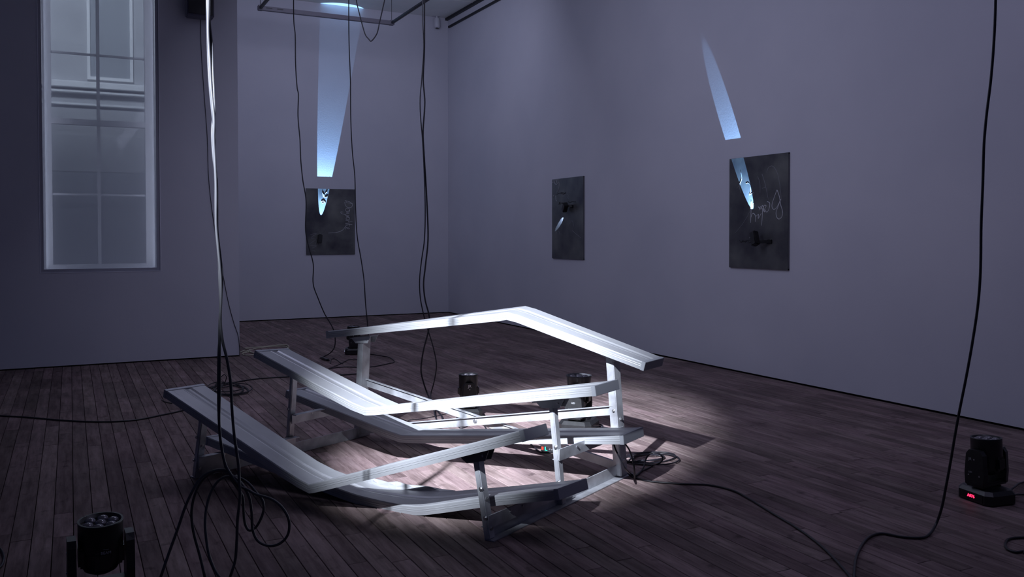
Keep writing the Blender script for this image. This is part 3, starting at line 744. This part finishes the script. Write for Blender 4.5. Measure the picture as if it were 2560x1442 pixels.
strokes(f1, (720, 400), 4.808, [[(412, 385), (430, 440), (452, 395), (470, 382)], [(425, 405), (440, 445), (475, 440)], [(400, 500), (425, 490), (450, 515)], [(412, 520), (432, 508)]], .005, 'pale_smear', M_smear, p1)

# little projectors clipped on the plates, each throwing a blade of light
def mini(label, apex, d, nrm, plate_pt, spot, energy, col=(.42, .66, 1)):
    d = d.normalized()
    t = thing('mini_projector', label, 'projector', apex)
    bm = bmesh.new(); bar(bm, apex-d*.155, apex-d*.012, .07, .062, nrm, .008); mesh_obj('body', bm, M_plastic, t)
    bm = bmesh.new(); cyl(bm, apex-d*.012, apex-d*.004, .02, .017, 16); mesh_obj('lens_ring', bm, M_gloss, t)
    c = apex-d*.12
    bm = bmesh.new(); q = Vector(c); q2 = Vector(plate_pt)
    bar(bm, q, q2, .02, .03, Vector((0, 0, 1)) if abs((q2-q).normalized().z) < .9 else nrm); mesh_obj('arm', bm, M_plastic, t)
    bm = bmesh.new(); nn = nrm; bar(bm, q2+nn*.012, q2+nn*.001, .06, .04, Vector((0, 0, 1)), .002); mesh_obj('wall_clip', bm, M_plastic, t)
    L_ = lamp('projector_beam', 'SPOT', apex, apex+d, energy, col, spot_size=math.radians(spot), spot_blend=.06, shadow_soft_size=.0015)
    return t
E_ = 1.0
# on the right plate
ap = Vector((XF-.075, 6.545, 1.435)); th = math.radians(9.95)
dw = Vector((0, .40, .917)).normalized(); d = dw*math.cos(th)+Vector((1, 0, 0))*math.sin(th)
mini('black mini projector on the scratched-letter plate, casting a slanted blade of light', ap, d, Vector((-1, 0, 0)), (XF, 6.40, 1.33), 15.2, 620, (.30, .58, 1))
# on the back wall plate
ap = Vector((3.715, YF-.078, 1.415)); th = math.radians(6.35)
dw = Vector((.108, 0, .994)).normalized(); d = dw*math.cos(th)+Vector((0, 1, 0))*math.sin(th)
mini('black mini projector on the back wall plate, casting the tall beam upwards', ap, d, Vector((0, -1, 0)), (3.71, YF, 1.30), 14.9, 1250, (.30, .58, 1))
# on the left plate of the long wall
ap = Vector((XF2-.05, 10.262, 1.715)); th = math.radians(13.8)
dw = Vector((0, .352, -.285)).normalized(); d = dw*math.cos(th)+Vector((1, 0, 0))*math.sin(th)
mini('black mini projector on the smeared plate, pointing its light downwards', ap, d, Vector((-1, 0, 0)), (XF2, 10.12, 1.78), 14.2, 60, (.5, .66, 1))

# ---------------------------------------------------------------- cables
def hang(pts, d0, d1=None):
    n_ = len(pts)-1; d1 = d1 or d0
    return [at(x_, y_, d0+(d1-d0)*i/n_) for i, (x_, y_) in enumerate(pts)]
# near bundle, lit from above by the spot
HG = 'cables of the bundle hanging at the left'
TOPN = at(519, -120, 3.15)
cable('hanging_cable', hang([(517, -150), (518, 0), (519, 60), (520, 110), (522, 170), (526, 230), (531, 280), (536, 330), (535, 380), (539, 440), (539, 520), (541, 570), (547, 640), (549, 700), (551, 760), (550, 830), (547, 880), (546, 960), (547, 1040), (551, 1100), (560, 1150), (570, 1185), (590, 1215), (606, 1240), (609, 1280), (613, 1310), (622, 1325), (635, 1322), (648, 1305), (659, 1275), (656, 1250), (640, 1230), (618, 1205)], 3.15, 3.17)+
      hang([(595, 1193), (570, 1190), (548, 1200), (530, 1225), (518, 1260), (513, 1300), (515, 1340), (522, 1385), (535, 1420), (550, 1445)], 3.17, 3.05)+[onz(568, 1500), onz(640, 1540)],
      .0048, 'left black cable of the near bundle, ending in the smaller hanging loop', 'cable', M_ncable)
cable('hanging_cable', hang([(525, -150), (523, 0), (523, 50), (529, 110), (532, 180), (535, 240), (536, 275), (532, 310), (531, 340), (534, 390), (541, 450), (542, 520), (543, 580), (550, 640), (555, 690), (553, 740), (551, 800), (556, 850), (568, 900), (577, 960), (580, 1020), (586, 1090), (596, 1160), (598, 1200), (600, 1240), (594, 1300), (592, 1350), (588, 1400), (576, 1440)], 3.18, 3.1)+[onz(560, 1475), onz(520, 1530)],
      .0052, 'right black cable of the near bundle, dropping straight to the floor', 'cable', M_ncable)
cable('hanging_cable', hang([(521, -150), (521, 0), (520, 80), (524, 150), (528, 220), (535, 300), (534, 345), (537, 400), (540, 480), (540, 560), (545, 620), (552, 700), (552, 760), (549, 820), (549, 900), (549, 980), (548, 1060), (553, 1110), (563, 1160), (580, 1190), (602, 1215), (622, 1225), (640, 1235), (680, 1248), (705, 1268), (722, 1300), (720, 1335), (700, 1358), (672, 1364), (645, 1352), (632, 1325), (629, 1280), (622, 1240), (600, 1205), (575, 1185), (550, 1176), (525, 1184), (502, 1205), (486, 1240), (479, 1280), (484, 1330), (500, 1390), (512, 1442)], 3.13, 3.14)+[onz(520, 1500), onz(470, 1560)],
      .005, 'twisted middle cable of the near bundle, forming the larger hanging loop', 'cable', M_ncable)
cable('hanging_cable', hang([(578, 1182), (556, 1174), (530, 1178), (505, 1192), (488, 1215), (465, 1262), (445, 1320), (425, 1375), (402, 1442)], 3.145, 3.05)+[onz(385, 1505), onz(330, 1560)],
      .005, 'cable sweeping left from the knot of the near bundle to the floor', 'cable', M_ncable)
bm = bmesh.new(); kp = at(584, 1191, 3.145); kq = at(602, 1215, 3.145); tube(bm, [kp, kp.lerp(kq, .5), kq], .0125, 10)
tag(mesh_obj('cable_tie', bm, M_cable, None, True), 'black tape wrap knotting the near cable bundle together', 'tape')

cable('hanging_cable', hang([(734, -60), (734, 30), (735, 60), (738, 85), (739, 160), (743, 220), (746, 235), (745, 290), (750, 350), (752, 400), (757, 450), (765, 500), (764, 575), (770, 610), (783, 660), (783, 710), (795, 745), (812, 785), (828, 812), (835, 828), (838, 850), (836, 868), (828, 880)], 9.6, 9.75)+[onz(812, 890, .01), onz(800, 895, .008)],
      .0062, 'thin black cable hanging in front of the back wall plate, left side')
cable('hanging_cable', hang([(872, -60), (872, 60), (873, 120), (876, 200), (877, 300), (881, 380), (887, 440), (889, 520), (893, 590), (903, 650), (910, 700), (914, 760), (919, 812), (922, 860)], 9.8, 9.8)+[onz(924, 884, .012), onz(915, 887, .03)],
      .0062, 'thin black cable hanging in front of the back wall plate, right side')
cable('looped_cable', hang([(888, -60), (891, 0), (900, 40), (908, 70), (914, 88), (922, 98), (927, 103), (934, 97), (943, 82), (949, 55), (956, 25), (962, -5), (966, -60)], 9.2), .006, 'short black cable loop hanging from the ceiling beside the rail frame')
cable('hanging_cable', hang([(1057, -60), (1057, 60), (1059, 120), (1054, 200), (1050, 250), (1052, 300), (1056, 345), (1060, 420), (1063, 520), (1061, 600), (1054, 650), (1049, 700), (1051, 745), (1060, 790), (1070, 825), (1081, 860), (1090, 900), (1091, 920), (1085, 955), (1077, 985)], 7.4, 7.4)+[at(1082, 1010, 7.0), onz(1090, 1046, .01), onz(1100, 1056, .008)],
      .0052, 'thinner of the two paired cables hanging before the far corner')
cable('hanging_cable', hang([(1062, -60), (1061, 30), (1061, 120), (1058, 200), (1062, 255), (1058, 320), (1058, 350), (1063, 430), (1068, 520), (1070, 600), (1063, 670), (1059, 710), (1063, 750), (1073, 790), (1073, 815), (1068, 840), (1060, 870), (1054, 905), (1053, 930), (1060, 960), (1069, 985)], 7.42, 7.4)+[at(1082, 1012, 7.0), onz(1104, 1040, .01), onz(1107, 1052, .008)],
      .0068, 'thicker of the two paired cables hanging before the far corner')
P6 = hang([(2489, -80), (2489, 0), (2485, 100), (2477, 200), (2466, 290), (2460, 360), (2457, 460), (2453, 560), (2451, 680), (2445, 760), (2432, 850), (2416, 940), (2398, 1030), (2387, 1090), (2377, 1150), (2366, 1210), (2354, 1270), (2340, 1310)], 4.0, 4.12)
P6 += [onz(2322, 1336, .007), onz(2300, 1344, .007), onz(2250, 1341, .007), (onz(2205, 1333, .007)), onz(2175, 1341, .007), onz(2155, 1362, .007), onz(2140, 1395, .007), onz(2135, 1442, .007), onz(2132, 1510, .007)]
cable('hanging_cable', P6, .0062, 'thick black cable curving down at the right edge on to the floor')

def floor_cable(name, pts, label, r=.005, m=None, cat='cable', z=None, n=7):
    return cable(name, [onz(x_, y_, (z if z is not None else r+.001)) for x_, y_ in pts], r, label, cat, m, n)
floor_cable('floor_cable', [(1563, 1180), (1585, 1192), (1620, 1202), (1700, 1209), (1770, 1212), (1830, 1225), (1870, 1245), (1930, 1282), (1990, 1318), (2050, 1362), (2100, 1412), (2130, 1450), (2150, 1500)], 'long black cable running from the bleacher to the bottom edge', .0055)
floor_cable('floor_cable', [(-60, 1036), (0, 1039), (70, 1043), (150, 1050), (230, 1054), (300, 1053), (350, 1048), (400, 1038), (455, 1026), (500, 1008), (530, 985), (548, 966), (600, 953), (650, 946), (725, 941), (790, 938), (850, 937), (895, 934)], 'black cable crossing the floor from the left edge behind the bleacher', .0062)
def coil(name, cxy, rx, ry, turns, label, r=.004, m=None, jit=.25, seed=1, tail=()):
    rnd = random.Random(seed); c = onz(*cxy); P = []
    n_ = int(turns*10)
    ph = rnd.random()*6; ox = oy = 0; k1 = 1; k2 = 1
    for i in range(n_):
        if i % 10 == 0: ox = rnd.uniform(-jit, jit)*rx; oy = rnd.uniform(-jit, jit)*ry; k1 = rnd.uniform(.6, 1.15); k2 = rnd.uniform(.5, 1.15)
        a_ = ph+2*math.pi*i/10
        P.append(Vector((c.x+ox+rx*k1*math.cos(a_), c.y+oy+ry*k2*math.sin(a_), r+.001+(.018*turns/6)*abs(math.sin(i*.37))*(i/n_+.2))))
    P += [onz(x_, y_, r+.001) for x_, y_ in tail]
    return cable(name, P, r, label, 'cable', m, 4, seg=6)
coil('coiled_cable', (572, 976), .17, .34, 6, 'heap of thin black cable behind the left ends of the seats', .0045, seed=3, jit=.2)
cable('raised_loop', [onz(530, 978, .01), at(545, 952, 7.9), at(560, 936, 7.9), at(566, 942, 7.9), at(560, 960, 7.95), onz(548, 972, .01)], .004, 'small black cable loop standing up out of the cable heap', 'cable')
coil('coiled_cable', (1618, 1150), .17, .12, 4, 'black cable coiled on the floor beside the right rear post', .0048, seed=5, jit=.3, tail=((1630, 1160), (1600, 1180), (1587, 1192)))
cable('standing_cable_loop', [onz(1590, 1190, .008), onz(1608, 1170, .02), at(1614, 1150, 5.2), at(1622, 1136, 5.2), at(1638, 1131, 5.2), at(1652, 1137, 5.2), at(1657, 1147, 5.2), at(1648, 1158, 5.2), onz(1630, 1162, .01), onz(1580, 1158, .01)], .0048, 'loop of black cable rising from the coil by the right rear post')
cable('drooping_cable', [at(1534, 1108, 4.75), at(1540, 1126, 4.72), at(1551, 1148, 4.72), at(1563, 1171, 4.74), onz(1580, 1186, .012), onz(1588, 1193, .012)], .0048, 'black cable drooping over the foot of the right rear post')
cable('drooping_cable', [at(1563, 1109, 4.95), at(1574, 1126, 4.95), at(1582, 1150, 4.9), at(1586, 1175, 4.9), onz(1587, 1197, .01)], .0048, 'black cable dropping just right of the right rear post')
floor_cable('floor_cable', [(1490, 1066), (1498, 1060), (1507, 1064), (1500, 1072), (1480, 1078), (1470, 1072), (1485, 1064), (1520, 1070), (1540, 1085), (1556, 1100)], 'black cable tangled beside the base of the right-hand light in the bleacher', .0045, z=.012)
floor_cable('floor_cable', [(1325, 1108), (1340, 1122), (1352, 1130), (1370, 1131), (1388, 1128)], 'black cable leading to the small control box')
floor_cable('floor_cable', [(1205, 1056), (1216, 1072), (1222, 1080), (1250, 1095), (1300, 1105), (1325, 1108)], 'black cable lying under the crossed braces')
floor_cable('floor_cable', [(1146, 1060), (1152, 1066), (1162, 1064), (1170, 1058), (1166, 1066), (1152, 1070), (1144, 1064)], 'small curl of cable under the crossed braces', .004)
floor_cable('floor_cable', [(1020, 1050), (1050, 1047), (1090, 1040), (1120, 1033), (1150, 1028)], 'thin cable running under the middle seat to the small light', .003)
floor_cable('floor_cable', [(922, 884), (945, 888), (970, 892), (984, 900), (983, 906), (960, 911), (935, 916), (900, 918), (860, 917), (822, 921)], 'black cable looping out behind the rear left post', .005)
floor_cable('floor_cable', [(822, 921), (845, 912), (865, 902), (872, 899), (900, 899), (924, 897)], 'black cable from the plug to the distant light', .0045)
floor_cable('floor_cable', [(826, 908), (828, 899), (834, 896), (842, 899), (850, 906), (857, 909)], 'short cable tail on the floor by the black plug', .0045)
# plug connection at the end of the hanging cable
pp = onz(806, 896, .012); pq = onz(820, 900, .012)
t = thing('cable_plug', 'black plug on the floor where the left far cable lands', 'plug', onz(812, 898))
bm = bmesh.new(); bar(bm, pp, pq, .035, .024, bev=.004); mesh_obj('plug_body', bm, M_plastic, t)
bm = bmesh.new(); cyl(bm, pq, pq+(pq-pp).normalized()*.03, .008); mesh_obj('strain_relief', bm, M_cable, t)
floor_cable('floor_cable', [(2570, 1420), (2560, 1378), (2540, 1380), (2520, 1373), (2513, 1360), (2520, 1348), (2540, 1344), (2575, 1343)], 'black cable loop on the floor at the right edge', .0058)
cable('floor_cable', [onz(2518, 1232, .03), onz(2535, 1218, .03), onz(2555, 1206, .01), onz(2600, 1200, .007)], .0055, 'upper black cable leaving the back of the right-hand light')
cable('floor_cable', [onz(2524, 1240, .03), onz(2545, 1236, .012), onz(2600, 1238, .007)], .0055, 'lower black cable leaving the back of the right-hand light')
floor_cable('floor_cable', [(-40, 1360), (-5, 1368), (8, 1385), (8, 1405), (-5, 1420), (-40, 1425)], 'black cable loop at the left edge of the floor')
floor_cable('floor_cable', [(404, 999), (412, 1004), (430, 1008)], 'short cable end showing left of the front seat', .004)
# pale rope beside the wall corner
floor_cable('pale_rope', [(606, 882), (625, 874), (612, 870), (640, 868), (690, 863), (714, 862), (722, 866), (719, 871), (714, 866), (680, 866), (640, 871), (620, 878), (640, 884), (618, 888), (606, 884), (628, 878), (612, 876), (600, 880)], 'pale rope heaped on the floor at the corner of the left wall', .006, M_rope, 'rope')

for o in list(COL.objects):
    if o.parent or 'label' not in o: continue
    c = o['category']; n_ = o.name.split('.')[0]
    gname = {'stage light': 'moving-head lights standing on the floor', 'wall plate': 'smoked metal plates on the walls', 'projector': 'mini projectors clipped to the metal plates'}.get(c)
    if n_ == 'hanging_cable': gname = 'cables hanging from the ceiling'
    if n_ == 'floor_cable': gname = 'cables lying on the floor'
    if n_ == 'coiled_cable': gname = 'heaps of coiled cable'
    if gname: o['group'] = gname
